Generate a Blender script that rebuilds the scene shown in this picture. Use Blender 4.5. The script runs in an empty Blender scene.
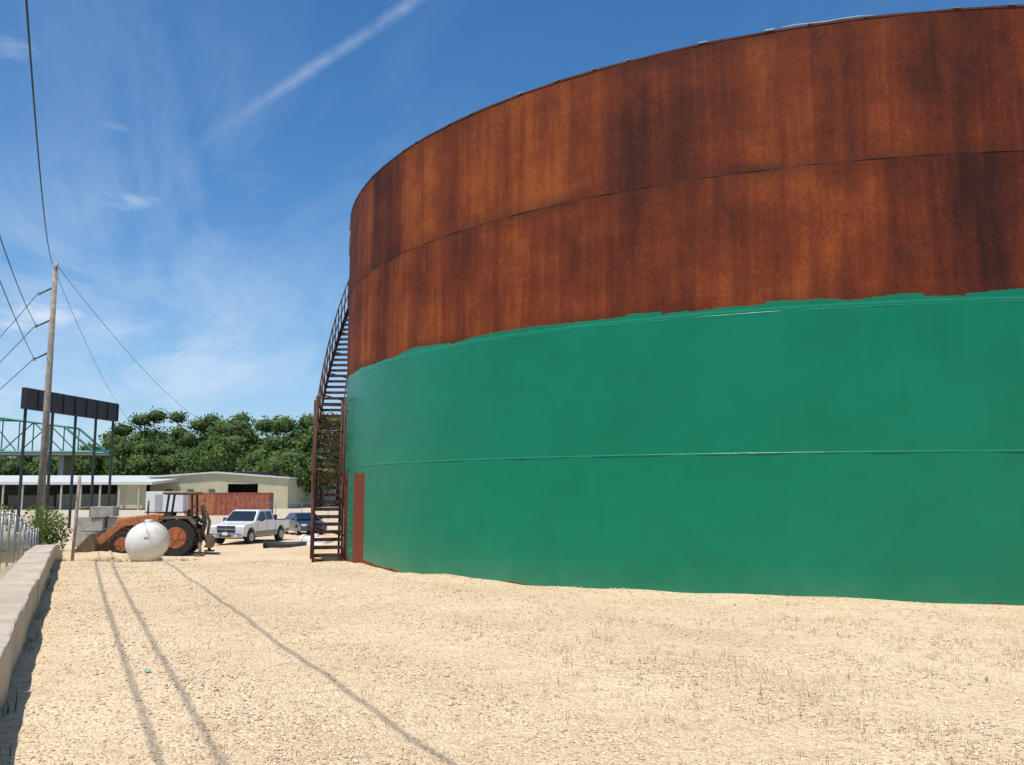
import bpy, bmesh, math, random
import numpy as np
from mathutils import Vector, Matrix, Euler
random.seed(7); rng=np.random.default_rng(7)
S=bpy.context.scene
S.view_settings.view_transform='Standard'; S.view_settings.look='None'; S.view_settings.exposure=0
COL=S.collection
R=14.5; CX,CY=9.42,28.22; CAMZ=1.83
SUN_EL=math.radians(68); SUN_AZ=(-0.63,-0.777)

# ---------------------------------------------------------------- node helper
class NT:
    def __init__(s,tree): s.t=tree; s.n=tree.nodes; s.l=tree.links
    def new(s,ty,**kw):
        n=s.n.new(ty)
        for k,v in kw.items(): setattr(n,k,v)
        return n
    def put(s,sock,v):
        if isinstance(v,bpy.types.NodeSocket): s.l.new(v,sock)
        elif isinstance(v,(tuple,list)):
            if len(v)==3 and sock.type=='RGBA': v=(*v,1)
            sock.default_value=v
        elif v is not None: sock.default_value=v
    def math(s,op,a,b=None,c=None,clamp=False):
        n=s.new('ShaderNodeMath',operation=op,use_clamp=clamp)
        for i,v in enumerate((a,b,c)):
            if v is not None: s.put(n.inputs[i],v)
        return n.outputs[0]
    def vmath(s,op,a,b=None):
        n=s.new('ShaderNodeVectorMath',operation=op)
        s.put(n.inputs[0],a)
        if b is not None: s.put(n.inputs[1],b)
        return n.outputs['Value'] if op in('DOT_PRODUCT','LENGTH','DISTANCE') else n.outputs[0]
    def noise(s,vec,scale,detail=4,rough=.55,dist=0.):
        n=s.new('ShaderNodeTexNoise'); 
        if vec is not None: s.put(n.inputs['Vector'],vec)
        n.inputs['Scale'].default_value=scale; n.inputs['Detail'].default_value=detail
        n.inputs['Roughness'].default_value=rough; n.inputs['Distortion'].default_value=dist
        return n.outputs['Fac']
    def ramp(s,fac,stops,interp='LINEAR'):
        n=s.new('ShaderNodeValToRGB'); n.color_ramp.interpolation=interp
        e=n.color_ramp.elements
        while len(e)<len(stops): e.new(.5)
        for i,(p,c) in enumerate(stops):
            e[i].position=p; e[i].color=(*c,1) if len(c)==3 else c
        s.put(n.inputs[0],fac); return n.outputs[0]
    def mr(s,v,a,b,c=0.,d=1.):
        n=s.new('ShaderNodeMapRange'); s.put(n.inputs[0],v)
        for i,q in enumerate((a,b,c,d)): n.inputs[i+1].default_value=q
        return n.outputs[0]
    def mix(s,f,a,b,bt='MIX'):
        n=s.new('ShaderNodeMix',data_type='RGBA',blend_type=bt)
        s.put(n.inputs[0],f); s.put(n.inputs[6],a); s.put(n.inputs[7],b); return n.outputs[2]
    def comb(s,x,y,z):
        n=s.new('ShaderNodeCombineXYZ')
        for i,v in enumerate((x,y,z)): s.put(n.inputs[i],v)
        return n.outputs[0]
    def sep(s,v):
        n=s.new('ShaderNodeSeparateXYZ'); s.put(n.inputs[0],v); return n.outputs
    def bump(s,h,strength=.3,dist=.02,normal=None):
        n=s.new('ShaderNodeBump'); s.put(n.inputs['Height'],h); n.inputs['Strength'].default_value=strength
        n.inputs['Distance'].default_value=dist
        if normal is not None: s.put(n.inputs['Normal'],normal)
        return n.outputs[0]

def newmat(name):
    m=bpy.data.materials.new(name); m.use_nodes=True
    t=NT(m.node_tree); p=t.n['Principled BSDF']; return m,t,p

def M(name,col,rough=.6,metal=0.,var=.18,scale=3.,bump=.15,bscale=30,spec=None,dirt=None):
    m,t,p=newmat(name)
    pos=t.new('ShaderNodeNewGeometry').outputs['Position']
    n=t.noise(pos,scale,3,.6)
    lo=tuple(c*(1-var) for c in col); hi=tuple(min(1,c*(1+var)) for c in col)
    c=t.ramp(n,[(.3,lo),(.7,hi)])
    if dirt:
        d=t.noise(pos,scale*2.3,4,.7)
        c=t.mix(t.mr(d,.5,.7),c,dirt)
    t.put(p.inputs['Base Color'],c)
    p.inputs['Roughness'].default_value=rough; p.inputs['Metallic'].default_value=metal
    if spec is not None: p.inputs['Specular IOR Level'].default_value=spec
    if bump>.25: t.put(p.inputs['Normal'],t.bump(t.noise(pos,bscale,2),bump,.01))
    return m

# ---------------------------------------------------------------- object helpers
def E(name,loc=(0,0,0),rz=0.):
    o=bpy.data.objects.new(name,None); o.location=loc; o.rotation_euler=(0,0,rz)
    o.empty_display_size=.2; COL.objects.link(o); return o
def finish(name,me,parent,mat,smooth=False):
    o=bpy.data.objects.new(name,me); COL.objects.link(o)
    if parent: o.parent=parent
    if mat: me.materials.append(mat)
    if smooth:
        for p in me.polygons: p.use_smooth=True
    return o
def bm_obj(name,bm,parent,mat,smooth=False):
    bmesh.ops.recalc_face_normals(bm,faces=bm.faces)
    me=bpy.data.meshes.new(name); bm.to_mesh(me); bm.free(); return finish(name,me,parent,mat,smooth)
def box(name,parent,loc,size,mat,rot=(0,0,0),bev=.0):
    bm=bmesh.new(); bmesh.ops.create_cube(bm,size=1)
    bmesh.ops.scale(bm,verts=bm.verts,vec=size)
    if bev: bmesh.ops.bevel(bm,geom=bm.edges[:],offset=bev,segments=2,affect='EDGES',profile=.5)
    bmesh.ops.transform(bm,verts=bm.verts,matrix=Matrix.Translation(loc)@Euler(rot).to_matrix().to_4x4())
    return bm_obj(name,bm,parent,mat)
def cyl(name,parent,p0,p1,r0,r1,mat,seg=16,bev=0.):
    p0=Vector(p0);p1=Vector(p1); d=p1-p0
    bm=bmesh.new(); bmesh.ops.create_cone(bm,cap_ends=True,segments=seg,radius1=r0,radius2=r1,depth=d.length)
    if bev:
        es=[e for e in bm.edges if any(len(f.verts)>4 for f in e.link_faces)]
        bmesh.ops.bevel(bm,geom=es,offset=bev,segments=3,affect='EDGES',profile=.5)
    q=Vector((0,0,1)).rotation_difference(d.normalized())
    bmesh.ops.transform(bm,verts=bm.verts,matrix=Matrix.Translation((p0+p1)/2)@q.to_matrix().to_4x4())
    o=bm_obj(name,bm,parent,mat)
    for p in o.data.polygons: p.use_smooth=len(p.vertices)==4
    return o
def tube_into(V,F,pts,r,seg=6,radii=None):
    pts=[Vector(p) for p in pts]; base=len(V); n=len(pts)
    for i,p in enumerate(pts):
        a=pts[max(i-1,0)]; b=pts[min(i+1,n-1)]; d=(b-a).normalized()
        up=Vector((0,0,1)) if abs(d.z)<.95 else Vector((1,0,0))
        s=d.cross(up).normalized(); u=s.cross(d)
        rr=radii[i] if radii else r
        for k in range(seg):
            an=2*math.pi*k/seg; V.append(p+s*math.cos(an)*rr+u*math.sin(an)*rr)
    for i in range(n-1):
        for k in range(seg):
            k2=(k+1)%seg
            F.append((base+i*seg+k,base+i*seg+k2,base+(i+1)*seg+k2,base+(i+1)*seg+k))
    F.append(tuple(base+k for k in range(seg))[::-1]); F.append(tuple(base+(n-1)*seg+k for k in range(seg)))
def box_into(V,F,c,ax,ay,az):
    c=Vector(c);ax=Vector(ax);ay=Vector(ay);az=Vector(az);b=len(V)
    for sx in(-1,1):
        for sy in(-1,1):
            for sz in(-1,1): V.append(c+ax*sx+ay*sy+az*sz)
    for f in((0,1,3,2),(4,6,7,5),(0,4,5,1),(2,3,7,6),(0,2,6,4),(1,5,7,3)): F.append(tuple(b+i for i in f))
def vf(name,V,F,parent,mat,smooth=False):
    me=bpy.data.meshes.new(name); me.from_pydata([tuple(v) for v in V],[],F); me.update()
    return finish(name,me,parent,mat,smooth)
def tube(name,parent,pts,r,mat,seg=8,radii=None):
    V=[];F=[];tube_into(V,F,pts,r,seg,radii); return vf(name,V,F,parent,mat,True)
def prism(name,parent,prof,y0,y1,mat,bev=0.,top_in=0.,ztop=None,zbot=None):
    bm=bmesh.new(); A=[bm.verts.new((x,y0,z)) for x,z in prof]; B=[bm.verts.new((x,y1,z)) for x,z in prof]
    n=len(prof); bm.faces.new(A); bm.faces.new(B[::-1])
    for i in range(n): bm.faces.new((A[i],B[i],B[(i+1)%n],A[(i+1)%n]))
    if top_in:
        for v in bm.verts:
            k=max(0,min(1,(v.co.z-zbot)/(ztop-zbot))); v.co.y-=math.copysign(top_in*k,v.co.y)
    bmesh.ops.recalc_face_normals(bm,faces=bm.faces)
    if bev: bmesh.ops.bevel(bm,geom=bm.edges[:],offset=bev,segments=2,affect='EDGES',profile=.5,clamp_overlap=True)
    return bm_obj(name,bm,parent,mat)
def raw_mesh(name,verts,faces,parent,mat,attr=None):
    me=bpy.data.meshes.new(name); k=faces.shape[1]
    me.vertices.add(len(verts)); me.vertices.foreach_set('co',verts.astype(np.float32).ravel())
    me.loops.add(faces.size); me.loops.foreach_set('vertex_index',faces.astype(np.int32).ravel())
    me.polygons.add(len(faces)); me.polygons.foreach_set('loop_start',np.arange(0,faces.size,k,dtype=np.int32))
    me.update(calc_edges=True); me.validate()
    if attr is not None:
        a=me.attributes.new('tone','FLOAT','POINT'); a.data.foreach_set('value',attr.astype(np.float32))
    return finish(name,me,parent,mat)

# ---------------------------------------------------------------- terrain height
def sst(a,b,x):
    t=np.clip((x-a)/(b-a),0,1); return t*t*(3-2*t)
def gz(x,y):
    x=np.asarray(x,float);y=np.asarray(y,float)
    d=np.hypot(x-CX,y-CY)
    s=np.clip((y-23)/13,0,1); s=s*.6+.4*s*s*(3-2*s)
    s=s*sst(R+1.8,R+6.3,d)
    z=.08-.16*sst(15,26,y)-1.01*s
    near=1-sst(60,90,np.abs(y)+np.abs(x)*.5)
    z=z+near*(.022*np.sin(x*1.1+.6*y)+.018*np.sin(x*.5-1.3*y+1)+.012*np.sin(2.7*x+1.9*y)+.01*np.sin(3.9*y-2.2*x+2))
    z=z+.05*np.exp(-((d-R-.15)/.5)**2)*(.6+.4*np.sin(np.arctan2(y-CY,x-CX)*23))
    return z
def g(x,y): return float(gz(x,y))

# ---------------------------------------------------------------- world
W=bpy.data.worlds.new('World'); S.world=W; W.use_nodes=True
t=NT(W.node_tree); bg=t.n['Background']
sky=t.new('ShaderNodeTexSky',sky_type='NISHITA'); sky.sun_disc=False
sky.sun_elevation=SUN_EL; sky.sun_rotation=math.atan2(SUN_AZ[0],SUN_AZ[1])
sky.air_density=1.0; sky.dust_density=.4; sky.ozone_density=3.5
tc=t.new('ShaderNodeTexCoord').outputs['Generated']
d=t.vmath('NORMALIZE',tc); x,y,z=t.sep(d)
zz=t.math('MAXIMUM',t.math('ADD',z,.12),.05)
px=t.math('DIVIDE',x,zz); py=t.math('DIVIDE',y,zz)
cv=t.comb(t.math('ADD',t.math('MULTIPLY',px,1.0),t.math('MULTIPLY',py,.55)),t.math('SUBTRACT',t.math('MULTIPLY',py,.30),t.math('MULTIPLY',px,.35)),0.)
c1=t.noise(cv,1.9,8,.64,.5); c2=t.noise(cv,.7,2,.5,0.)
cir=t.math('MULTIPLY',t.mr(c1,.40,.88),t.mr(c2,.36,.60))
leftm=t.mr(x,.05,-.40)
lowm=t.mr(z,.60,.15)
cir=t.math('MULTIPLY',cir,t.math('MULTIPLY_ADD',leftm,.75,.25))
cir=t.math('MULTIPLY',cir,t.math('MULTIPLY_ADD',lowm,.9,.32))
cir=t.math('MULTIPLY',cir,1.05,clamp=True)
warp=t.math('MULTIPLY',t.math('SUBTRACT',t.noise(d,7,2),.5),.008)
dn=t.math('ABSOLUTE',t.math('ADD',t.vmath('DOT_PRODUCT',d,(.511,.480,-.714)),warp))
ct=t.mr(dn,.0085,.0); ct=t.math('MULTIPLY',ct,t.mr(z,.345,.42)); ct=t.math('MULTIPLY',ct,t.mr(y,0,.2))
ct=t.math('MULTIPLY',ct,t.math('MULTIPLY_ADD',t.mr(t.noise(d,30,4),.35,.62),.18,.09))
fac=t.math('ADD',cir,t.math('MULTIPLY',ct,t.math('SUBTRACT',1.,cir)))
pn=t.noise(t.vmath('MULTIPLY',d,(1,1,2.2)),34,5,.62,.3)
for (c,r,s) in (((-.391,.8715,.2957),.035,.36),((-.4677,.8665,.1750),.045,.85),((-.490,.855,.160),.035,.7),((-.3976,.8437,.3608),.022,.16),((-.4715,.7789,.4132),.035,.28),((-.36,.89,.262),.02,.2)):
    dv=t.vmath('MULTIPLY',t.vmath('SUBTRACT',d,c),(1,1,2.9)); dd=t.vmath('LENGTH',dv)
    pf=t.mr(t.math('ADD',t.math('DIVIDE',dd,r),t.math('MULTIPLY',t.math('SUBTRACT',pn,.5),-2.6)),1.1,-.2)
    fac=t.math('MAXIMUM',fac,t.math('MULTIPLY',pf,s))
skc=t.new('ShaderNodeHueSaturation'); skc.inputs['Saturation'].default_value=1.28; skc.inputs['Value'].default_value=1.38
t.put(skc.inputs['Color'],sky.outputs[0])
hz=t.mr(z,.34,.0); hz=t.math('MULTIPLY',t.math('POWER',hz,1.4),.6)
base=t.mix(hz,skc.outputs[0],(3.5,5.7,9.0))
fin=t.mix(fac,base,(7.4,8.4,9.9))
t.put(bg.inputs['Color'],fin); bg.inputs['Strength'].default_value=.1
W.cycles.sampling_method='MANUAL'; W.cycles.sample_map_resolution=256

sl=bpy.data.lights.new('sun','SUN'); sl.energy=5.0; sl.angle=math.radians(.5); sl.color=(1,.955,.87)
so=bpy.data.objects.new('sun',sl); COL.objects.link(so)
h=math.hypot(*SUN_AZ); sv=Vector((SUN_AZ[0]/h*math.cos(SUN_EL),SUN_AZ[1]/h*math.cos(SUN_EL),math.sin(SUN_EL)))
so.rotation_euler=sv.to_track_quat('Z','Y').to_euler(); so.location=(0,-10,40)

cd=bpy.data.cameras.new('camera'); co=bpy.data.objects.new('camera',cd); COL.objects.link(co); S.camera=co
cd.sensor_width=36; cd.lens=30.94; cd.clip_end=5000; cd.clip_start=.05
co.location=(0,0,CAMZ); co.rotation_euler=(math.radians(90+6.96),0,0)

# ---------------------------------------------------------------- ground
m,t,p=newmat('limestone_gravel')
pos=t.new('ShaderNodeNewGeometry').outputs['Position']; X,Y,Z=t.sep(pos)
n1=t.noise(pos,.35,4,.6); n2=t.noise(pos,7,4,.7)
vor=t.new('ShaderNodeTexVoronoi'); t.put(vor.inputs['Vector'],pos); vor.inputs['Scale'].default_value=36
c=t.ramp(n1,[(.3,(.53,.375,.21)),(.5,(.63,.465,.28)),(.7,(.70,.545,.36))])
cs=t.new('ShaderNodeSeparateColor'); t.put(cs.inputs[0],vor.outputs['Color'])
c=t.mix(t.math('MULTIPLY',cs.outputs[0],.5),c,(.83,.70,.51))
c=t.mix(t.math('MULTIPLY',t.mr(n2,.50,.72),.5),c,(.37,.25,.13))
c=t.mix(t.mr(cs.outputs[1],.92,1.,0,.5),c,(.33,.23,.14))
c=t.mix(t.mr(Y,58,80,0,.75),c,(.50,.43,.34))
gn=t.noise(pos,.9,4,.7)
grass=t.ramp(gn,[(.3,(.05,.075,.02)),(.7,(.16,.15,.06))])
line=t.math('ADD',t.math('MULTIPLY',t.math('ADD',X,5.2),-.899),t.math('MULTIPLY',t.math('SUBTRACT',Y,6.5),-.439))
lm=t.mr(t.math('ADD',line,t.math('MULTIPLY',t.math('SUBTRACT',gn,.5),2.2)),.0,.7)
lm=t.math('MULTIPLY',lm,t.mr(Y,62,50))
c=t.mix(lm,c,grass)
c=t.mix(t.mr(Y,150,165),c,grass)
t.put(p.inputs['Base Color'],c); p.inputs['Roughness'].default_value=.95; p.inputs['Specular IOR Level'].default_value=.15
hgt=t.math('ADD',t.math('MULTIPLY',vor.outputs['Distance'],-.8),t.math('MULTIPLY',t.noise(pos,7,2,.7),1.5))
t.put(p.inputs['Normal'],t.bump(hgt,.8,.035)); MG=m
def axis(vals): return np.array(sorted(set(np.round(vals,3))))
xs=np.concatenate([np.linspace(-45,35,230),-45-np.geomspace(1,2500,40),35+np.geomspace(1,2500,40)])
ys=np.concatenate([np.linspace(-12,60,260),-12-np.geomspace(1,1500,30),60+np.geomspace(1,3500,50)])
xs=axis(xs);ys=axis(ys); XX,YY=np.meshgrid(xs,ys); ZZ=gz(XX,YY)
ny,nx=XX.shape; idx=np.arange(nx*ny).reshape(ny,nx)
Fq=np.stack([idx[:-1,:-1],idx[:-1,1:],idx[1:,1:],idx[1:,:-1]],-1).reshape(-1,4)
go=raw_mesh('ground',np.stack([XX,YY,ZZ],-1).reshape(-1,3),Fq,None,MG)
for pp in go.data.polygons: pp.use_smooth=True

m,t,p=newmat('loose_stone')
at=t.new('ShaderNodeAttribute',attribute_name='tone').outputs['Fac']
t.put(p.inputs['Base Color'],t.ramp(at,[(0,(.37,.26,.15)),(.2,(.53,.39,.23)),(.5,(.64,.485,.31)),(.8,(.72,.58,.40)),(1,(.83,.73,.57))]))
p.inputs['Roughness'].default_value=.9; MS=m
N=90000
yy=4.2+ (rng.random(N)**1.6)*20; xx=(rng.random(N)*2-1)*(yy*.72+1.5)
dd=np.hypot(xx-CX,yy-CY); wl=(-(xx+3.96)*.899-(yy-7.07)*.439)
k=(dd>R+.03)&(wl<-.03); xx=xx[k];yy=yy[k]; N=len(xx)
sz=(.0052+.0095*rng.random(N)**2.8)*(1+yy*.033); sz[rng.random(N)<.004]*=1.8
octv=np.array([[1,0,0],[0,1,0],[-1,0,0],[0,-1,0],[0,0,1],[0,0,-1]],float)
octf=np.array([[0,1,4],[1,2,4],[2,3,4],[3,0,4],[1,0,5],[2,1,5],[3,2,5],[0,3,5]])
V=octv[None]*(1+.7*(rng.random((N,6,1))-.5))+.3*(rng.random((N,6,3))-.5)
a=rng.random(N)*6.28; ca,sa=np.cos(a),np.sin(a)
V=np.stack([V[...,0]*ca[:,None]-V[...,1]*sa[:,None],V[...,0]*sa[:,None]+V[...,1]*ca[:,None],V[...,2]*.65],-1)*sz[:,None,None]
V+=np.stack([xx,yy,gz(xx,yy)+sz*.15],-1)[:,None]
Fs=(octf[None]+6*np.arange(N)[:,None,None]).reshape(-1,3)
raw_mesh('gravel',V.reshape(-1,3),Fs,None,MS,np.repeat(rng.random(N),6))

def blades(name,cx,cy,n,hmin,hmax,wd,spread,mat,lean=.5):
    cx=np.repeat(cx,n);cy=np.repeat(cy,n); K=len(cx)
    x0=cx+rng.normal(0,spread,K); y0=cy+rng.normal(0,spread,K); h=hmin+(hmax-hmin)*rng.random(K)
    a=rng.random(K)*6.28; l=lean*h*rng.random(K)
    z0=gz(x0,y0)-.01
    wx,wy=np.cos(a+1.57)*wd,np.sin(a+1.57)*wd
    P=lambda f,w:np.stack([x0+np.cos(a)*l*f*f+wx*w,y0+np.sin(a)*l*f*f+wy*w,z0+h*f*(1-.15*f)],-1)
    V=np.stack([P(0,-1),P(0,1),P(.55,.8),P(.55,-.8),P(1,.15),P(1,-.15)],1)
    b=6*np.arange(K)[:,None]
    F=np.concatenate([b+np.array([0,1,2,3]),b+np.array([3,2,4,5])])
    return raw_mesh(name,V.reshape(-1,3),F,None,mat,np.repeat(rng.random(K),6))
m,t,p=newmat('dry_stem'); at=t.new('ShaderNodeAttribute',attribute_name='tone').outputs['Fac']
t.put(p.inputs['Base Color'],t.ramp(at,[(0,(.19,.125,.055)),(.6,(.33,.24,.12)),(1,(.44,.35,.2))])); p.inputs['Roughness'].default_value=.9; MDW=m
m,t,p=newmat('green_weed'); at=t.new('ShaderNodeAttribute',attribute_name='tone').outputs['Fac']
t.put(p.inputs['Base Color'],t.ramp(at,[(0,(.03,.07,.015)),(.6,(.07,.13,.03)),(1,(.16,.19,.06))])); p.inputs['Roughness'].default_value=.8; MGW=m
K=3600
q=rng.random((K,2)); wy=5.0+q[:,1]**1.3*7.5; wx=-2.5+q[:,0]*12; k=(np.hypot(wx-CX,wy-CY)>R+.2)&(rng.random(K)<sst(-2,3.5,wx)*.8+.08)
pt=np.sin(wx*1.3+wy*.7)+np.sin(wx*.6-wy*1.7+2)+.8*np.sin(wx*4.1+wy*3.3); k&=pt>-.1
blades('dry_weeds',wx[k],wy[k],6,.03,.115,.0018,.03,MDW,.7)

# ---------------------------------------------------------------- storage tank
TANK=E('storage_tank',(0,0,0))
HT=9.82
m,t,p=newmat('tank_shell_rust_and_green_paint')
uv=t.new('ShaderNodeUVMap'); uv.uv_map='UVMap'; U,Vv,_=t.sep(uv.outputs[0])
course=t.math('FLOOR',t.math('DIVIDE',Vv,2.44))
def N3(us,vs,seed,detail,rough=.6): 
    return t.noise(t.comb(t.math('MULTIPLY',U,us),t.math('MULTIPLY',Vv,vs),seed),1,detail,rough)
s1=N3(.36,.03,t.math('MULTIPLY',course,.45),3,.5)
s2=N3(1.5,.12,t.math('ADD',t.math('MULTIPLY',course,1.3),5.),4,.6)
s3=N3(7.,.3,9.,4,.65)
bl=N3(.55,.5,3.,6,.68)
sp=N3(15,12,1.,3,.7)
f=t.math('ADD',t.math('MULTIPLY',s1,.46),t.math('MULTIPLY',s2,.30))
f=t.math('ADD',f,t.math('MULTIPLY',s3,.14)); f=t.math('ADD',f,t.math('MULTIPLY',bl,.38)); f=t.math('ADD',f,t.math('MULTIPLY',sp,.14))
rust=t.ramp(f,[(.585,(.038,.0095,.0065)),(.66,(.092,.0185,.0080)),(.735,(.172,.034,.0098)),(.83,(.31,.076,.0165))])
vm=t.math('MODULO',Vv,2.44); wd=t.math('MINIMUM',vm,t.math('SUBTRACT',2.44,vm))
seam=t.mr(wd,.30,.0); seam=t.math('MULTIPLY',seam,t.mr(bl,.45,.62)); 
rust=t.mix(t.math('MULTIPLY',seam,.7),rust,(.022,.007,.005))
scm=t.noise(t.comb(t.math('MULTIPLY',U,30),t.math('MULTIPLY',Vv,30),4.),1,2)
rust=t.mix(t.math('MULTIPLY',t.mr(scm,.69,.74),t.mr(s2,.5,.65,0,.45)),rust,(.42,.34,.28))
green=t.ramp(bl,[(.3,(.0012,.160,.080)),(.7,(.0018,.200,.104))])
green=t.mix(t.mr(s3,.5,.75,0,.10),green,(.003,.24,.135))
green=t.mix(t.mr(scm,.66,.74,0,.2),green,(.01,.10,.06))
dust=t.math('MULTIPLY',t.mr(Vv,.6,.0),t.mr(bl,.35,.7)); green=t.mix(t.math('MULTIPLY',dust,.3),green,(.20,.26,.17))
green=t.mix(t.math('MULTIPLY',t.mr(wd,.03,.0),.35),green,(.05,.34,.25))  # weld highlight mixed into the green as a lighter line at the seams
lap=t.new('ShaderNodeTexWhiteNoise',noise_dimensions='1D'); t.put(lap.inputs['W'],t.math('FLOOR',t.math('DIVIDE',t.math('ADD',U,t.math('MULTIPLY',N3(2.,0.,70.,1),.9)),.62)))
lapm=t.mr(U,9,17,.1,1.)
edge=t.math('ADD',4.91,t.math('MULTIPLY',t.math('SUBTRACT',N3(.35,0.,77.,2),.45),.45))
edge=t.math('ADD',edge,t.math('MULTIPLY',t.math('MULTIPLY',lap.outputs['Value'],lapm),.11))
edge=t.math('ADD',edge,t.math('MULTIPLY',t.math('SUBTRACT',N3(9.,3.,71.,3,.7),.5),.08))
pm=t.mr(t.math('SUBTRACT',edge,Vv),-.006,.006)
st1=t.math('MULTIPLY',t.math('GREATER_THAN',U,1.0),t.math('LESS_THAN',U,4.4))
st2=t.math('MULTIPLY',t.math('GREATER_THAN',U,5.35),t.math('LESS_THAN',U,6.5))
st=t.math('MULTIPLY',t.math('MAXIMUM',st1,st2),t.math('LESS_THAN',Vv,t.math('ADD',2.1,t.math('MULTIPLY',s2,.35))))
foot=t.math('LESS_THAN',Vv,t.math('ADD',.03,t.math('MULTIPLY',t.math('SUBTRACT',N3(.5,0.,90.,3),.45),.5)))
un=t.math('MAXIMUM',st,foot); pm=t.math('MULTIPLY',pm,t.math('SUBTRACT',1.,un))
primer=t.mix(s2,(.15,.032,.016),(.21,.05,.022))
rust=t.mix(un,rust,primer)
t.put(p.inputs['Base Color'],t.mix(pm,rust,green))
t.put(p.inputs['Roughness'],t.mix(pm,(.8,)*3,t.ramp(s3,[(.3,(.27,)*3),(.7,(.38,)*3)])))
t.put(p.inputs['Specular IOR Level'],t.mix(pm,(.2,)*3,(.36,)*3))
hh=t.math('ADD',t.math('MULTIPLY',N3(.7,.7,60.,2),.9),t.math('MULTIPLY',N3(9,9,61.,2),.04))
t.put(p.inputs['Normal'],t.bump(hh,.5,.06)); MT=m

seg=360; zs=[-.5,0,1.22,2.44,3.66,4.88,6.1,7.32,8.54,HT]
bm=bmesh.new(); ul=bm.loops.layers.uv.new('UVMap')
rings=[]
for z_ in zs:
    rings.append([bm.verts.new((CX+R*math.cos(2*math.pi*i/seg),CY+R*math.sin(2*math.pi*i/seg),z_)) for i in range(seg)])
for j in range(len(zs)-1):
    for i in range(seg):
        i2=(i+1)%seg; fc=bm.faces.new((rings[j][i],rings[j][i2],rings[j+1][i2],rings[j+1][i])); fc.smooth=True
        for lp,(ii,jj) in zip(fc.loops,((i,j),(i+1,j),(i+1,j+1),(i,j+1))):
            lp[ul].uv=((ii/seg*2*math.pi-math.pi)*R,zs[jj])
me=bpy.data.meshes.new('shell'); bm.to_mesh(me); bm.free(); finish('shell',me,TANK,MT)
MR=M('rusted_steel',(.075,.021,.011),.8,0,.45,2.,.3,25)
bm=bmesh.new(); ra=[];rb=[]
for i in range(seg):
    a=2*math.pi*i/seg; ra.append(bm.verts.new((CX+(R-.02)*math.cos(a),CY+(R-.02)*math.sin(a),.0))); rb.append(bm.verts.new((CX+(R-.02)*math.cos(a),CY+(R-.02)*math.sin(a),HT-.002)))
for i in range(seg): i2=(i+1)%seg; bm.faces.new((ra[i2],ra[i],rb[i],rb[i2])).smooth=True
bm.faces.new(ra); bm_obj('inner_wall_and_floor',bm,TANK,MR)
def ring(name,rad,z_,w,hh_,mat,n=360,wob=0.):
    V=[];F=[]
    for i in range(n):
        a=2*math.pi*i/n; j=wob*(math.sin(a*41)+math.sin(a*97+1))
        for (dr,dz) in((0,-hh_),(w+j,-hh_*.5),(w+j,hh_*.5),(0,hh_)): V.append((CX+(rad+dr)*math.cos(a),CY+(rad+dr)*math.sin(a),z_+dz))
    for i in range(n):
        b=i*4; c_=((i+1)%n)*4
        for k in range(3): F.append((b+k,c_+k,c_+k+1,b+k+1))
    return vf(name,V,F,TANK,mat,True)
MGP=M('green_paint_weld_highlight',(.006,.24,.14),.2,0,.15,4.,.3,60)  # brighter than the shell green: weld highlight put into the paint colour
MRW=M('rusty_weld',(.045,.013,.008),.8,0,.4,4.,.3,60)
ring('weld_seam_painted',R-.002,2.44,.011,.011,MGP,720,.003)
ring('weld_seam_painted_upper',R-.002,4.82,.004,.009,MGP,720,.002)
ring('weld_seam_rust',R-.002,7.32,.006,.009,MRW,720,.003)
V=[];F=[]
n=360
for i in range(n):
    a=2*math.pi*i/n; j=.010*math.sin(a*37)+.008*math.sin(a*91)
    for (rr,zz_) in((R+.001,HT-.03),(R+.008,HT-.028),(R+.008,HT+.005+j*.4),(R-.03,HT+.012+j)): V.append((CX+rr*math.cos(a),CY+rr*math.sin(a),zz_))
for i in range(n):
    b=i*4;c_=((i+1)%n)*4
    for k in range(3): F.append((b+k,c_+k,c_+k+1,b+k+1))
vf('top_curb_angle',V,F,TANK,MR,False)
V=[];F=[]
for i in range(90):
    a=2*math.pi*(i+random.random()*.6)/90; e=Vector((math.cos(a),math.sin(a),0)); s=Vector((-math.sin(a),math.cos(a),0)); w=random.uniform(.02,.08)
    box_into(V,F,Vector((CX,CY,HT+.018))+e*(R),s*w,e*.02,Vector((0,0,random.uniform(.006,.018))))
MGL=M('galvanised',(.42,.44,.45),.4,.7,.2)
vf('rim_clips',V,F,TANK,MGL)
pts=[]
for i in range(7):
    a=math.radians(251+i*1.0); pts.append((CX+(R+.005)*math.cos(a),CY+(R+.005)*math.sin(a),HT+.022+.012*math.sin(i*1.7)))
tube('rim_cable',TANK,pts,.010,M('pale_hose',(.4,.5,.44),.5))

# ---------------------------------------------------------------- spiral staircase
ST=E('spiral_staircase')
MSR=M('stair_rust_steel',(.075,.023,.014),.75,0,.45,5.,.3,40)
PH0=math.radians(196.6); NT_=48; RUN=.166/(R+.5); RI,RO=R+.10,R+.88
def pol(r,a,z_): return Vector((CX+r*math.cos(a),CY+r*math.sin(a),z_))
def sa_(i): return PH0-RUN*i
def szz(i): return .12+.2*i
V=[];F=[]
for i in range(NT_):
    a=sa_(i); e=Vector((math.cos(a),math.sin(a),0)); s=Vector((-math.sin(a),math.cos(a),0))
    for k in (-1,0,1): box_into(V,F,pol((RI+RO)/2,a,szz(i))+s*(k*.085),e*(RO-RI)*.5,s*.034,Vector((0,0,.016)))
    box_into(V,F,pol((RI+RO)/2,a,szz(i)-.03)+s*.115,e*(RO-RI)*.5,s*.006,Vector((0,0,.04)))
vf('treads',V,F,ST,MSR)
V=[];F=[]
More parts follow.
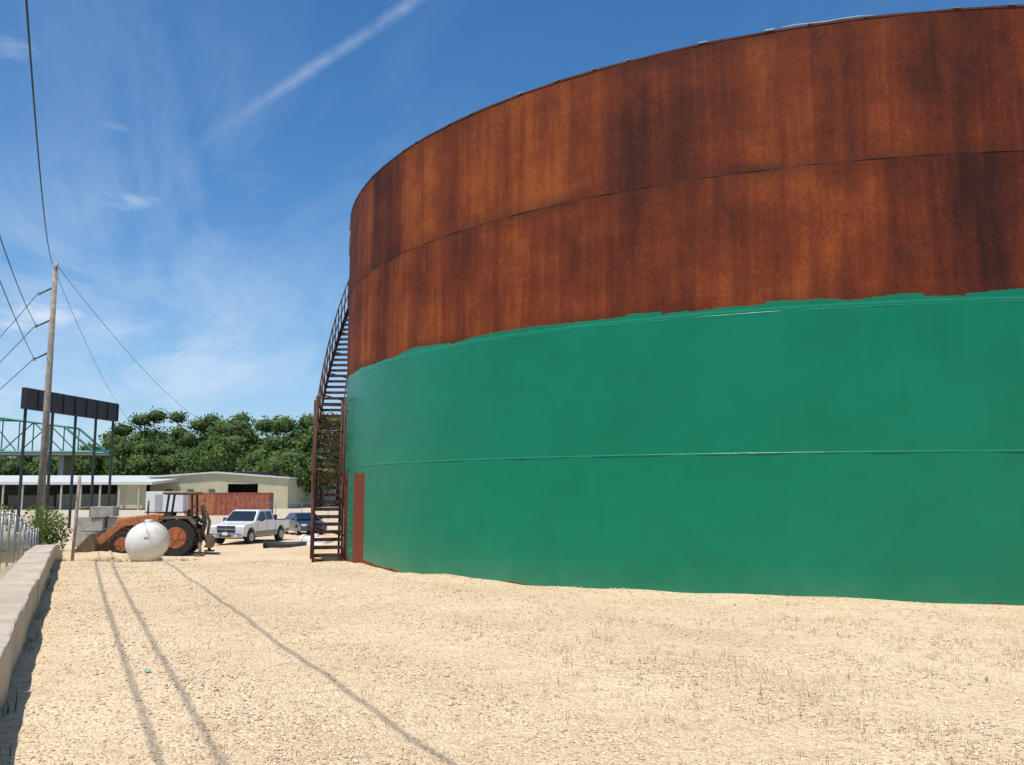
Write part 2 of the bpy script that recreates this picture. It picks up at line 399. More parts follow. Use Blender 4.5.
for rr in (RI-.01,RO+.01):
    for i in range(NT_):
        a,b=sa_(i-.5),sa_(i+.5); p0=pol(rr,a,szz(i-.5)); p1=pol(rr,b,szz(i+.5)); c_=(p0+p1)/2; dv=(p1-p0)/2
        e=Vector((math.cos(a),math.sin(a),0)); up=e.cross(dv).normalized()
        if up.z<0: up=-up
        box_into(V,F,c_,dv*1.02,e*.01,up*.12)
vf('stringers',V,F,ST,MSR)
V=[];F=[]
for hgt_ in (1.08,.58):
    tube_into(V,F,[pol(RO+.02,sa_(i),szz(i)+hgt_) for i in range(NT_)],.024,6)
tube_into(V,F,[pol(RI+.02,sa_(i),szz(i)+1.0) for i in range(NT_)],.02,6)
for i in range(0,NT_,2): tube_into(V,F,[pol(RO+.02,sa_(i),szz(i)-.05),pol(RO+.02,sa_(i),szz(i)+1.08)],.019,6)
for i in range(0,NT_,4): tube_into(V,F,[pol(RI-.10,sa_(i),szz(i)-.35),pol(RO,sa_(i),szz(i)-.1)],.022,5)
vf('handrails',V,F,ST,MSR,True)
V=[];F=[]
for aa in (PH0+.012,PH0-.06,PH0-.13):
    for rr in (RI+.03,RO-.0):
        x_,y_=pol(rr,aa,0).xy; tube_into(V,F,[pol(rr,aa,g(x_,y_)-.1),pol(rr,aa,4.35)],.032,6)
    for zz_ in (3.4,4.3): 
        if aa!=PH0-.06: tube_into(V,F,[pol(RI+.03,aa,zz_),pol(RO,aa,zz_)],.02,5)
for rr in (RI+.03,RO):
    for zz_ in (2.35,3.3,4.3): tube_into(V,F,[pol(rr,PH0+.012,zz_),pol(rr,PH0-.13,zz_)],.022,5)
vf('support_frame',V,F,ST,MSR,True)
V=[];F=[]
ae=sa_(NT_)
for k in range(5):
    a=ae-.02-k*.03
    for rr in (RI,RO): tube_into(V,F,[pol(rr,a,9.75),pol(rr,a,10.85)],.02,5)
for rr in (RO,):
    for zz_ in (10.3,10.85): tube_into(V,F,[pol(rr,ae-.02-.03*k,zz_) for k in range(5)],.02,5)
box_into(V,F,pol((RI+RO)/2,ae-.08,9.74),Vector((math.cos(ae),math.sin(ae),0))*.45,Vector((-math.sin(ae),math.cos(ae),0))*.9,(0,0,.02))
vf('top_landing',V,F,ST,MSR)
LG=E('level_gauge'); MPG=M('faded_green_paint',(.10,.25,.18),.5)
a=math.radians(184); tube('gauge_pipe',LG,[pol(R+.10,a,9.2),pol(R+.10,a,10.2)],.025,MPG); box('gauge_head',LG,tuple(pol(R+.08,a,10.15)),(.10,.10,.16),MPG,bev=.01)

# ---------------------------------------------------------------- low concrete wall & fence
MC=M('weathered_concrete',(.47,.40,.31),.9,0,.14,1.3,.4,14,dirt=(.36,.29,.21))
D=Vector((-.439,.899,0)); Nn=Vector((-.899,-.439,0)); P0=Vector((-3.96,7.07,0))
LW=E('concrete_retaining_wall')
tt=-12.; k=0
while tt<28:
    L=random.uniform(5.5,7.); c_=P0+D*(tt+L/2)+Nn*(.26+random.uniform(-.015,.015)); hh_=random.uniform(.47,.50)
    z0_=g(*(P0+D*(tt)).xy); z1_=g(*(P0+D*(tt+L)).xy)
    bm=bmesh.new(); bmesh.ops.create_cube(bm,size=1); bmesh.ops.scale(bm,verts=bm.verts,vec=(.50,L-.012,hh_+.4))
    bmesh.ops.bevel(bm,geom=bm.edges[:],offset=.025,segments=2,affect='EDGES',profile=.5)
    bmesh.ops.subdivide_edges(bm,edges=[e for e in bm.edges if e.calc_length()>1.],cuts=20,use_grid_fill=True)
    for v in bm.verts:
        f_=v.co.y/L+.5; wob=.008*math.sin(v.co.y*2.3+k)+.004*math.sin(v.co.y*7.1)
        v.co+=Vector((wob+random.uniform(-1,1)*.005,0,z0_*(1-f_)+z1_*f_+wob*.7+random.uniform(-1,1)*.005))
    bmesh.ops.transform(bm,verts=bm.verts,matrix=Matrix.Translation((c_.x,c_.y,hh_/2-.2))@Matrix.Rotation(math.atan2(D.y,D.x)-math.pi/2,4,'Z'))
    bm_obj('section_%d'%k,bm,LW,MC); tt+=L; k+=1

FE=E('chain_link_fence'); MFP=M('galvanised_post',(.38,.39,.40),.45,.6,.15)
m,t,p=newmat('chain_link_mesh'); uv=t.new('ShaderNodeUVMap').outputs[0]; U,Vv,_=t.sep(uv)
def wl_(e):
    f=t.math('FRACT',t.math('DIVIDE',e,.06)); return t.math('LESS_THAN',t.math('ABSOLUTE',t.math('SUBTRACT',f,.5)),.12)
w=t.math('MAXIMUM',wl_(t.math('ADD',U,Vv)),wl_(t.math('SUBTRACT',U,Vv)))
t.put(p.inputs['Alpha'],w); p.inputs['Base Color'].default_value=(.42,.43,.44,1); p.inputs['Metallic'].default_value=.3; p.inputs['Roughness'].default_value=.45; MCL=m
bm=bmesh.new(); ul=bm.loops.layers.uv.new('UVMap'); FO=P0+Nn*1.05; ts=np.arange(-14,44,2.4); prev=None
V=[];F=[]
for tt in ts:
    c_=FO+D*float(tt); zb=g(c_.x,c_.y)-.02; zt=zb+1.30
    tube_into(V,F,[(c_.x,c_.y,zb-.2),(c_.x,c_.y,zt+.05)],.03,8)
    cur=(bm.verts.new((c_.x,c_.y,zb)),bm.verts.new((c_.x,c_.y,zt)),tt)
    if prev:
        fc=bm.faces.new((prev[0],cur[0],cur[1],prev[1]))
        for lp,q_ in zip(fc.loops,((prev[2],0),(cur[2],0),(cur[2],1.3),(prev[2],1.3))): lp[ul].uv=q_
        tube_into(V,F,[prev[1].co.copy(),cur[1].co.copy()],.02,6)
    prev=cur
bm_obj('mesh_fabric',bm,FE,MCL); vf('posts_and_rails',V,F,FE,MFP,True)

# ---------------------------------------------------------------- foliage
m,t,p=newmat('tree_leaves'); at=t.new('ShaderNodeAttribute',attribute_name='tone').outputs['Fac']
pos=t.new('ShaderNodeNewGeometry').outputs['Position']; n=t.noise(pos,.16,2)
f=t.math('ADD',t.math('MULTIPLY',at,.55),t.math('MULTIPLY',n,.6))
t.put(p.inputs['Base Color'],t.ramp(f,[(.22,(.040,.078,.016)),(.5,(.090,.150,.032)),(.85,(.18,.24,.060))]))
p.inputs['Roughness'].default_value=.65; p.inputs['Specular IOR Level'].default_value=.25
tr=t.new('ShaderNodeBsdfTranslucent'); t.put(tr.inputs[0],(.13,.20,.03)); mx=t.new('ShaderNodeMixShader'); mx.inputs[0].default_value=.32
out=t.n['Material Output']; t.l.new(p.outputs[0],mx.inputs[1]); t.l.new(tr.outputs[0],mx.inputs[2]); t.l.new(mx.outputs[0],out.inputs[0]); MLF=m
MBK=M('bark',(.10,.075,.05),.9,0,.3,6,.5,20)
def leafcloud(lobes,n,size):
    Vs=[];As=[]
    w=np.array([l[1]*l[3] for l in lobes]); w=w/w.sum()
    for (c,rx,ry,rz),ww in zip(lobes,w):
        k=max(30,int(n*ww)); v=rng.normal(size=(k,3)); v/=np.linalg.norm(v,axis=1)[:,None]
        rad=(.72+.36*rng.random(k)**.8)*(1+.16*np.sin(v[:,0]*7+c[0])*np.sin(v[:,2]*6+c[1]))
        ctr=np.array(c)+v*rad[:,None]*np.array([rx,ry,rz])
        nrm=v+.6*rng.normal(size=(k,3))+np.array([0,0,.3]); nrm/=np.linalg.norm(nrm,axis=1)[:,None]
        a=np.cross(nrm,rng.normal(size=(k,3))); a/=np.linalg.norm(a,axis=1)[:,None]; b=np.cross(nrm,a)
        s=size*(.5+.9*rng.random(k))[:,None]
        q=np.stack([ctr-a*s,ctr-b*s*.6,ctr+a*s,ctr+b*s*.6],1); Vs.append(q.reshape(-1,3)); As.append(np.repeat(np.clip(rng.random(k)*.7+.3*v[:,2],0,1),4))  # random tone plus painted top light, paler toward each lobe's top
    V=np.concatenate(Vs); return V,np.arange(len(V)).reshape(-1,4),np.concatenate(As)
def tree_lobes(x,y,zb,top,rad,n=9):
    L=[]; H=top-zb
    for i in range(n):
        a=random.random()*6.28; q=random.random()**.6*rad*.68; hz=zb+H*(.30+.5*random.random()*(1-.35*q/rad))
        r=rad*random.uniform(.34,.55); L.append(((x+math.cos(a)*q,y+math.sin(a)*q,hz),r,r,r*random.uniform(.65,.85)))
    r=rad*.5; L.append(((x,y,top-r*.75),r*1.1,r*1.1,r*.75)); L.append(((x,y,zb+H*.5),rad*.75,rad*.75,H*.32)); return L
def cores(lobes,V,F):
    for (c,rx,ry,rz) in lobes:
        bm=bmesh.new(); bmesh.ops.create_icosphere(bm,subdivisions=2,radius=.72); b=len(V)
        for v in bm.verts: V.append((c[0]+v.co.x*rx,c[1]+v.co.y*ry,c[2]+v.co.z*rz))
        for f_ in bm.faces: F.append(tuple(b+v.index for v in f_.verts))
        bm.free()
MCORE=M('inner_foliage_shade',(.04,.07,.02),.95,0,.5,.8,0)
def X_(px_,d_): return (px_-512)/880*.993*d_
def Z_(py_,d_): return CAMZ+(490-py_)/888*d_
spec=[]
for (c0,top,dd_) in ((88,442,235),(104,428,235),(122,420,230),(140,413,232),(160,410,235),(180,411,228),(200,417,225),(216,412,225),(236,409,215),
                   (120,440,190),(138,436,185),(158,444,195),(182,447,185),(200,440,180),(222,422,175),(240,417,165),(262,414,170),(282,413,160),(300,412,165),(318,414,160),(336,412,165),(352,416,165),(375,420,170),
                   (60,452,240),(38,456,240),(16,450,240),(-5,452,240),(-30,448,240),(-60,445,240),(-95,445,240),(252,448,155),(272,452,152),(296,446,150),(318,448,150),(400,420,170),(430,420,175)):
    spec.append((X_(c0,dd_)+random.uniform(-.8,.8),dd_+random.uniform(-4,4),Z_(top,dd_)+random.uniform(-.6,.6),random.uniform(4.6,6.0)))
for i in range(46): spec.append((60+i*8+random.uniform(-3,3),170+random.uniform(0,60),random.uniform(10,15),random.uniform(5,7)))
DT=E('distant_trees'); allL=[];tv=[];tf=[];cvv=[];cff=[]
for i,(x_,y_,top,rad) in enumerate(spec):
    zb=-1.1; L=tree_lobes(x_,y_,zb+.12*(top-zb),top,rad, 8 if i<36 else 4); allL+=L
    tube_into(tv,tf,[(x_,y_,zb-.3),(x_+.2,y_,zb+(top-zb)*.35),(x_-.2,y_,zb+(top-zb)*.7)],.3,6,[.38,.28,.12])
    for b_ in range(3):
        a=random.random()*6.28; tube_into(tv,tf,[(x_+.1,y_,zb+(top-zb)*.3),(x_+math.cos(a)*rad*.5,y_+math.sin(a)*rad*.5,zb+(top-zb)*.6)],.1,5,[.18,.05])
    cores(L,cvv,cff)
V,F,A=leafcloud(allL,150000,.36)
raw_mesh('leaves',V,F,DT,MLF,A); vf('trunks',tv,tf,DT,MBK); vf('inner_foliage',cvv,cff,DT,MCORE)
hx=np.linspace(-420,420,90); hy=np.array([232,250,275,310,360,430]); HX,HY=np.meshgrid(hx,hy)
hh_=np.array([-1.3,3,8,11,9,-2])[:,None]*(1+.25*np.sin(HX*.03)+.12*np.sin(HX*.11))
hh_[0]=-1.4; ii=np.arange(HX.size).reshape(HX.shape)
raw_mesh('wooded_hill',np.stack([HX,HY,hh_],-1).reshape(-1,3),np.stack([ii[:-1,:-1],ii[:-1,1:],ii[1:,1:],ii[1:,:-1]],-1).reshape(-1,4),None,M('hill_brush',(.06,.10,.03),.95,0,.4,.2,.6,.8))

def bush(name,x,y,r,hgt,n,ls):
    o=E(name); z=g(x,y); L=[((x+random.uniform(-r,r)*.6,y+random.uniform(-r,r)*.6,z+hgt*random.uniform(.25,.7)),r*random.uniform(.35,.6),r*random.uniform(.35,.6),hgt*random.uniform(.2,.33)) for _ in range(7)]
    V,F,A=leafcloud(L,n,ls); raw_mesh('leaves',V,F,o,MLF,A)
    tv=[];tf=[]
    for l in L: tube_into(tv,tf,[(x,y,z-.1),((x+l[0][0])/2,(y+l[0][1])/2,z+hgt*.25),l[0]],.02,5,[.03,.02,.008])
    vf('stems',tv,tf,o,MBK)
bush('shrub',-19.9,38.2,1.0,2.9,1100,.065)
bush('shrub',-21.7,40.5,1.1,2.5,1000,.065)
bush('shrub',-17.4,33.8,.6,.8,600,.05)
bush('shrub',-25.5,42,1.6,2.4,2200,.08)
wt=rng.random(60)*26-2; wx=-3.96-.439*wt+.09*rng.random(60)-.02; wy=7.07+.899*wt
k=rng.random(60)<.3
blades('green_weeds',np.concatenate([wx[k],-13.4+rng.random(40)*3-1.5,-16+rng.random(60)*4]),np.concatenate([wy[k],28.3+rng.random(40)*2.0,35+rng.random(60)*2]),12,.05,.2,.005,.06,MGW,.8)

# ---------------------------------------------------------------- poles & wires
MW=M('weathered_pole_wood',(.30,.25,.20),.9,0,.3,4,.6,25); MWI=M('black_cable',(.03,.03,.03),.6,0,.1,1,0); MIN=M('insulator_porcelain',(.35,.33,.31),.3)
UP=E('utility_pole'); PX,PY=-22.3,42.0
tube('shaft',UP,[(PX,PY,-2),(PX+.02,PY,5),(PX,PY,12.9)],.15,MW,12,[.19,.155,.11])
V=[];F=[];arms=[(11.5,-.6,-.2),(9.9,-.65,-.2),(8.3,-.65,-.2)]
for zz_,dx,dy in arms: tube_into(V,F,[(PX,PY,zz_+.15),(PX+dx,PY+dy,zz_-.25)],.035,6,[.05,.035])
vf('standoff_brackets',V,F,UP,M('bracket_fibre',(.07,.06,.05),.7))
V=[];F=[]
for zz_,dx,dy in arms:
    for k in range(3): tube_into(V,F,[(PX+dx,PY+dy,zz_-.32+k*.06),(PX+dx,PY+dy,zz_-.28+k*.06)],.06,8)
vf('insulators',V,F,UP,MIN)
cyl('top_pin',UP,(PX+.10,PY-.1,12.55),(PX+.10,PY-.1,12.8),.06,.06,MIN,10)
UP2=E('utility_pole'); QX,QY=10.8,-25.
tube('shaft',UP2,[(QX,QY,-1),(QX,QY,5),(QX,QY,12.0)],.17,MW,12,[.21,.17,.12]); box('crossarm',UP2,(QX,QY,11.),(4.4,.12,.14),MW,(0,0,0),.01)
PL=E('power_lines'); V=[];F=[]
def wire(a,b,sag,r,n=30):
    a=Vector(a);b=Vector(b); pts=[]
    for i in range(n+1):
        s=i/n; q_=a.lerp(b,s); q_.z-=4*sag*s*(1-s); pts.append(q_)
    tube_into(V,F,pts,r,6)
wire((PX-.65,PY-.2,8.1),(9.2,-25,11),1.3,.016)
wire((PX-.65,PY-.2,9.7),(9.9,-25,11),2.0,.016)
wire((PX-.15,PY,12.8),(12.0,-25,11),3.3,.016)
for z_,e_ in ((11.3,(-60,78,5.5)),(9.75,(-60,76,3.5)),(8.1,(-60,74,2.0))): wire((PX-.65,PY-.2,z_),e_,2.2,.018)
wire((PX,PY,12.8),(-45,160,14.5),5.,.014)
wire((PX,PY,12.4),(-47.5,120,9.),3.,.012)
vf('cables',V,F,PL,MWI,True)
WP=E('wooden_post'); tube('post',WP,[(-14.75,30,-1),(-14.65,30,2.3)],.055,MW,8); tube('crosspiece',WP,[(-14.75,30,1.2),(-14.55,30.6,1.25)],.03,MW,6)

# ---------------------------------------------------------------- billboard (seen from behind)
BB=E('billboard'); MBL=M('dark_panel',(.018,.018,.022),.6,0,.4,1.,.2,8); MBS=M('dark_green_steel',(.02,.035,.035),.6)
a_=Vector((X_(17,62),62,0)); b_=Vector((X_(112,74),74,0)); dv=b_-a_; Ld=dv.length; ang=math.atan2(dv.y,dv.x)
zb=(Z_(410,62)+Z_(420,74))/2; zt=(Z_(388,62)+Z_(402,74))/2; mid=(a_+b_)/2
box('panel',BB,(mid.x,mid.y,(zb+zt)/2),(Ld,.3,zt-zb),MBL,(0,0,ang),.02)
nd=Vector((math.sin(ang),-math.cos(ang),0))
V=[];F=[]
for i in range(9):
    c_=a_.lerp(b_,i/8)+nd*.18; box_into(V,F,(c_.x,c_.y,(zb+zt)/2),dv.normalized()*.03,nd*.04,(0,0,(zt-zb)/2-.02))
vf('panel_ribs',V,F,BB,M('rib_steel',(.024,.024,.028),.6))
V=[];F=[]
for s in (.03,.29,.53,.76,.97):
    c_=a_.lerp(b_,s); tube_into(V,F,[(c_.x,c_.y,-1.6),(c_.x,c_.y,zt-.2)],.11,8)
vf('posts',V,F,BB,MBS)
# ---------------------------------------------------------------- truss bridge
TB=E('truss_bridge'); MTB=M('turquoise_steel',(.03,.20,.17),.5,0,.2,.5,0); V=[];F=[]
by=205; z0=Z_(452,by); zt_=Z_(418,by); x1=X_(92,by); xn=[x1-7.2*i for i in range(16)]
def zc(i): return z0 if i==0 else (z0+(zt_-z0)*min(1,.62+.13*i) if i<4 else zt_+.6*math.sin(i*.7))
for yo in (0,7):
    for i in range(15):
        A_=(xn[i],by+yo,z0);B_=(xn[i+1],by+yo,z0);C_=(xn[i],by+yo,zc(i));D_=(xn[i+1],by+yo,zc(i+1))
        for p0,p1,r in((A_,B_,.32),(C_,D_,.28),(B_,D_,.16),(A_,D_,.16) if i%2 else (C_,B_,.16)): tube_into(V,F,[p0,p1],r,4)
for i in range(1,15): tube_into(V,F,[(xn[i],by,zc(i)),(xn[i],by+7,zc(i))],.16,4)
vf('truss',V,F,TB,MTB); box('deck',TB,((xn[0]+xn[-1])/2,by+3.5,z0-.5),(abs(xn[-1]-xn[0]),8,.6),M('deck_concrete',(.2,.2,.18),.9))
box('approach_span',TB,(x1+22,by+3.5,z0-.5),(44,8,.6),M('approach_concrete',(.25,.25,.22),.9)); box('guard_rail',TB,(x1+22,by-.6,z0+.25),(44,.1,.5),MTB)
for i in range(5): box('pier_%d'%i,TB,(x1-i*26+18,by+3.5,z0/2-1.3),(1.2,5,z0+1.4),MC)

# ---------------------------------------------------------------- warehouse
WH=E('metal_warehouse'); 
m,t,p=newmat('beige_corrugated'); pos=t.new('ShaderNodeNewGeometry').outputs['Position']; X,Y,Z=t.sep(pos)
wv=t.math('SINE',t.math('MULTIPLY',t.math('ADD',X,Y),14)); n=t.noise(pos,.5,3)
t.put(p.inputs['Base Color'],t.ramp(n,[(.3,(.44,.41,.25)),(.7,(.54,.50,.33))])); t.put(p.inputs['Normal'],t.bump(wv,.6,.04)); p.inputs['Roughness'].default_value=.5; MWB=m
MRF=M('pale_roof_sheet',(.60,.60,.56),.5,.1,.08,.4,0); MDK=M('dark_interior',(.02,.02,.02),.9,0,.3,1,0)
zb=-1.2; d0=140
xl,xr=X_(150,d0),X_(288,d0); xm=X_(216,d0); el_=Z_(478,d0); er=Z_(479,d0); pk=Z_(473.5,d0)
ox0,ox1=X_(228,d0),X_(258,d0); oz0,oz1=Z_(494,d0),Z_(484,d0)
def quadwall(name,pts,mat): vf(name,[Vector(p_) for p_ in pts],[tuple(range(len(pts)))],WH,mat)
zi=lambda x_: el_+(pk-el_)*(x_-xl)/(xm-xl) if x_<xm else pk+(er-pk)*(x_-xm)/(xr-xm)
quadwall('gable_wall_a',[(xl,d0,zb),(ox0,d0,zb),(ox0,d0,zi(ox0)),(xm,d0,pk),(xl,d0,el_)],MWB)
quadwall('gable_wall_b',[(ox1,d0,zb),(xr,d0,zb),(xr,d0,er),(ox1,d0,zi(ox1))],MWB)
quadwall('gable_wall_c',[(ox0,d0,oz1),(ox1,d0,oz1),(ox1,d0,zi(ox1)),(ox0,d0,zi(ox0))],MWB)
quadwall('gable_wall_d',[(ox0,d0,zb),(ox1,d0,zb),(ox1,d0,oz0),(ox0,d0,oz0)],MWB)
quadwall('interior',[(ox0-2,d0+4,zb),(ox1+2,d0+4,zb),(ox1+2,d0+4,oz1+2),(ox0-2,d0+4,oz1+2)],MDK)
quadwall('side_wall',[(xr,d0,zb),(xr,d0+40,zb),(xr,d0+40,er),(xr,d0,er)],MWB)
quadwall('side_wall_left',[(xl,d0,zb),(xl,d0+40,zb),(xl,d0+40,el_),(xl,d0,el_)],MWB)
prism('roof',WH,[(xl-.3,el_+.02),(xm,pk+.02),(xr+.3,er+.02),(xr+.3,er+.25),(xm,pk+.28),(xl-.3,el_+.25)],d0-.4,d0+40,MRF)
V=[];F=[]
for i in range(3):
    xx_=xl+3+i*3.4; box_into(V,F,(xx_,d0-.06,1.6),(.5,0,0),(0,.03,0),(0,0,.35))
vf('windows',V,F,WH,M('grimy_window',(.10,.11,.11),.3,0,.3,1,0))
SH=E('open_sided_shed'); sx0=X_(-120,130); sx1=X_(152,130); e1=Z_(482,130)
vf('roof',[Vector(v) for v in((sx0,130,e1),(sx1,130,e1),(sx1,152,e1+1.3),(sx0,152,e1+1.3),(sx0,130,e1-.4),(sx1,130,e1-.4),(sx1,152,e1+.9),(sx0,152,e1+.9))],[(0,1,2,3),(7,6,5,4),(0,4,5,1),(1,5,6,2),(2,6,7,3),(3,7,4,0)],SH,MRF)
vf('back_wall',[Vector(v) for v in((sx0,151,zb),(sx1,151,zb),(sx1,151,e1+.8),(sx0,151,e1+.8))],[(0,1,2,3)],SH,M('shed_back',(.10,.10,.08),.9,0,.5,.3,0))
V=[];F=[]
for i in range(14):
    x_=sx0+(sx1-sx0)*(i+.3)/14; box_into(V,F,(x_,130.3,(zb+e1)/2-.25),(.11,0,0),(0,.11,0),(0,0,(e1-zb)/2-.25))
vf('columns',V,F,SH,M('shed_column',(.42,.42,.36),.6))
box('stored_goods_a',SH,(X_(85,136),138,.0),(9,3,2.4),M('pale_crates',(.32,.30,.25),.8)); box('stored_goods_b',SH,(X_(30,136),138,-.1),(7,3,2.2),M('grey_pallets',(.2,.19,.17),.8))
box('wall_panel',SH,(X_(132,131),131,(zb+e1)/2),(4.2,.15,e1-zb-.6),MWB)

def container(name,x,y,L,rz,col):
    o=E(name,(x,y,-1.08),rz); mm=M(name+'_paint',col,.6,0,.25,1.2,.1,dirt=(.12,.05,.03))
    n=int(L/.28); V=[];F=[]
    for s in (-1,1):
        pts=[(-L/2+.12+(L-.24)*i/(2*n),s*(1.22-(.04 if i%4 in(1,2) else 0))) for i in range(2*n+1)]
        b=len(V)
        for q_ in pts: V.append((q_[0],q_[1],.15));V.append((q_[0],q_[1],2.5))
        for i in range(2*n): F.append((b+2*i,b+2*i+2,b+2*i+3,b+2*i+1))
    vf('corrugated_sides',V,F,o,mm)
    box('roof',o,(0,0,2.53),(L-.1,2.38,.05),mm); box('floor',o,(0,0,.12),(L-.1,2.36,.12),mm)
    for sx in(-1,1):
        box('end_%d'%(sx+1),o,(sx*(L/2-.08),0,1.32),(.06,2.3,2.3),mm)
        for sy in(-1,1): box('corner_post',o,(sx*(L/2-.07),sy*1.17,1.3),(.14,.14,2.56),mm,bev=.01)
    for sy in(-1,1):
        box('top_rail',o,(0,sy*1.19,2.55),(L-.3,.08,.1),mm); box('bottom_rail',o,(0,sy*1.19,.1),(L-.3,.08,.16),mm)
    for k in(-.8,-.3,.3,.8): cyl('lock_rod',o,(L/2-.02,k,.2),(L/2-.02,k,2.45),.02,.02,MGL,6)
container('shipping_container',X_(245,104),104,6.2,math.radians(4),(.34,.095,.05))
container('shipping_container',X_(203,102),104,4.6,math.radians(-3),(.40,.14,.06))
BT=E('box_trailer',(X_(168,98),98,-1.1),math.radians(5)); MWH=M('white_panel',(.66,.67,.66),.4,0,.06,1.,.0)
MTY=M('tyre_rubber',(.022,.021,.02),.85,0,.3,8,.3,40)
box('body',BT,(0,0,1.65),(4.0,2.1,2.2),MWH,bev=.06); box('chassis',BT,(0,0,.5),(4.2,1.6,.12),MDK)
for sx in(-.45,.45):
    for sy in(-1,1): cyl('wheel',BT,(sx,sy*.78,.36),(sx,sy*1.0,.36),.36,.36,MTY,18,.03)
tube('tow_bar',BT,[(2.0,.5,.5),(3.1,0,.5),(2.0,-.5,.5)],.04,MDK); box('door_frame',BT,(-.6,-1.06,1.55),(.8,.03,1.8),M('trailer_trim',(.35,.36,.36),.5))

# ---------------------------------------------------------------- vehicles
def carpaint(name,col,metal=.0):
    m,t,p=newmat(name); pos=t.new('ShaderNodeTexCoord').outputs['Object']; Z=t.sep(pos)[2]
    c=t.mix(t.math('MULTIPLY',t.mr(Z,.75,.25),t.mr(t.noise(pos,5,3),.3,.7,.2,.75)),col,(.33,.27,.2))
    t.put(p.inputs['Base Color'],c); p.inputs['Roughness'].default_value=.32; p.inputs['Metallic'].default_value=metal
    p.inputs['Coat Weight'].default_value=.6; p.inputs['Coat Roughness'].default_value=.08; return m
MGS=M('tinted_glass',(.015,.02,.025),.06,0,.1,1,0,spec=.8); MCH=M('chrome',(.6,.6,.6),.18,.9,.05,1,0); MRIM=M('alloy_wheel',(.5,.5,.5),.35,.8,.05,1,0); MLN=M('headlamp_lens',(.75,.77,.78),.1,.2,.05,1,0); MRD=M('red_lens',(.35,.02,.02),.2,0,.05,1,0); MPL=M('black_plastic',(.03,.03,.03),.6,0,.1,1,0)
def wheel(o,x,y,r,w,rim=None,nm='wheel'):
    rim=rim or MRIM
    s=1 if y>0 else -1
    cyl(nm+'_tyre',o,(x,y-s*w/2,r),(x,y+s*w/2,r),r,r,MTY,28,.04)
    cyl(nm+'_rim',o,(x,y+s*(w/2-.02),r),(x,y+s*(w/2+.012),r),r*.62,r*.56,rim,20)
    V=[];F=[]
    for k in range(6):
        a=k*math.pi/3; c_=Vector((x+math.cos(a)*r*.32,y+s*(w/2+.02),r+math.sin(a)*r*.32)); box_into(V,F,c_,Vector((math.cos(a),0,math.sin(a)))*r*.25,(0,.012,0),Vector((-math.sin(a),0,math.cos(a)))*.035)
    vf(nm+'_spokes',V,F,o,rim); cyl(nm+'_hub',o,(x,y+s*w/2,r),(x,y+s*(w/2+.04),r),r*.16,r*.13,MPL if rim is MRIM else rim,12)
def arch(xc,r,z0,n=9): return [(xc+r*math.cos(math.pi*k/n),z0+r*math.sin(math.pi*k/n)) for k in range(n+1)]
PU=E('pickup_truck',(-14.75,50.4,g(-14.7,50)),math.radians(-101)); MP=carpaint('silver_white_paint',(.74,.75,.75)); MTT=carpaint('dark_two_tone',(.06,.055,.07))
r=.40
prof=[(-2.85,.55),(-2.85,1.18),(-1.05,1.20),(-1.0,1.22),(1.05,1.18),(1.3,1.17),(2.55,1.05),(2.78,.92),(2.8,.5),(2.35,.42)]+arch(1.85,.5,.42)+[(1.3,.40),(-1.25,.40)]+arch(-1.75,.5,.42)+[(-2.3,.45)]
prism('body',PU,prof,-.98,.98,MP,.035)
prism('lower_two_tone',PU,[(1.33,.42),(1.33,.68),(-1.22,.68),(-1.22,.42)],-.992,.992,MTT,.01)
prism('lower_two_tone_rear',PU,[(-2.28,.47),(-2.28,.68),(-2.83,.68),(-2.83,.56)],-.992,.992,MTT,.01)
prism('cab',PU,[(-1.0,1.19),(-.88,1.80),(.45,1.83),(.72,1.78),(1.42,1.17)],-.93,.93,MP,.04,.17,1.83,1.2)
def sidepane(o,pts,y,mat=MGS,tin=.17,z0=1.2,z1=1.83):
    for s in(-1,1):
        V=[]
        for (x_,z_) in pts:
            yy_=y-tin*max(0,min(1,(z_-z0)/(z1-z0))); V.append((x_,s*(yy_+.012),z_))
        vf('side_window',V,[tuple(range(len(pts)))],o,mat)
sidepane(PU,[(.05,1.26),(.05,1.72),(.55,1.72),(1.10,1.26)],.93); sidepane(PU,[(-.80,1.26),(-.72,1.72),(-.03,1.72),(-.03,1.26)],.93)
vf('windscreen',[(1.375,-.84,1.235),(1.375,.84,1.235),(.80,.70,1.745),(.80,-.70,1.745)],[(0,1,2,3)],PU,MGS).location=(.012,0,.012)
vf('rear_window',[(-1.0,-.75,1.28),(-.905,-.64,1.72),(-.905,.64,1.72),(-1.0,.75,1.28)],[(0,1,2,3)],PU,MGS).location=(-.012,0,0)
box('bed_interior',PU,(-1.93,0,1.195),(1.6,1.6,.03),MPL); box('bed_rail_l',PU,(-1.93,.9,1.225),(1.75,.12,.05),MPL,bev=.01); box('bed_rail_r',PU,(-1.93,-.9,1.225),(1.75,.12,.05),MPL,bev=.01)
box('bed_toolbox',PU,(-1.35,0,1.34),(.45,1.6,.28),MPL,bev=.02)
box('grille',PU,(2.80,0,.83),(.05,1.05,.34),MPL,bev=.02); box('grille_bar',PU,(2.835,0,.84),(.03,1.05,.06),MCH,bev=.01); box('grille_bar_v',PU,(2.836,0,.83),(.034,.06,.34),MCH,bev=.01); box('grille_surround',PU,(2.81,0,1.01),(.05,1.1,.03),MCH,bev=.008)
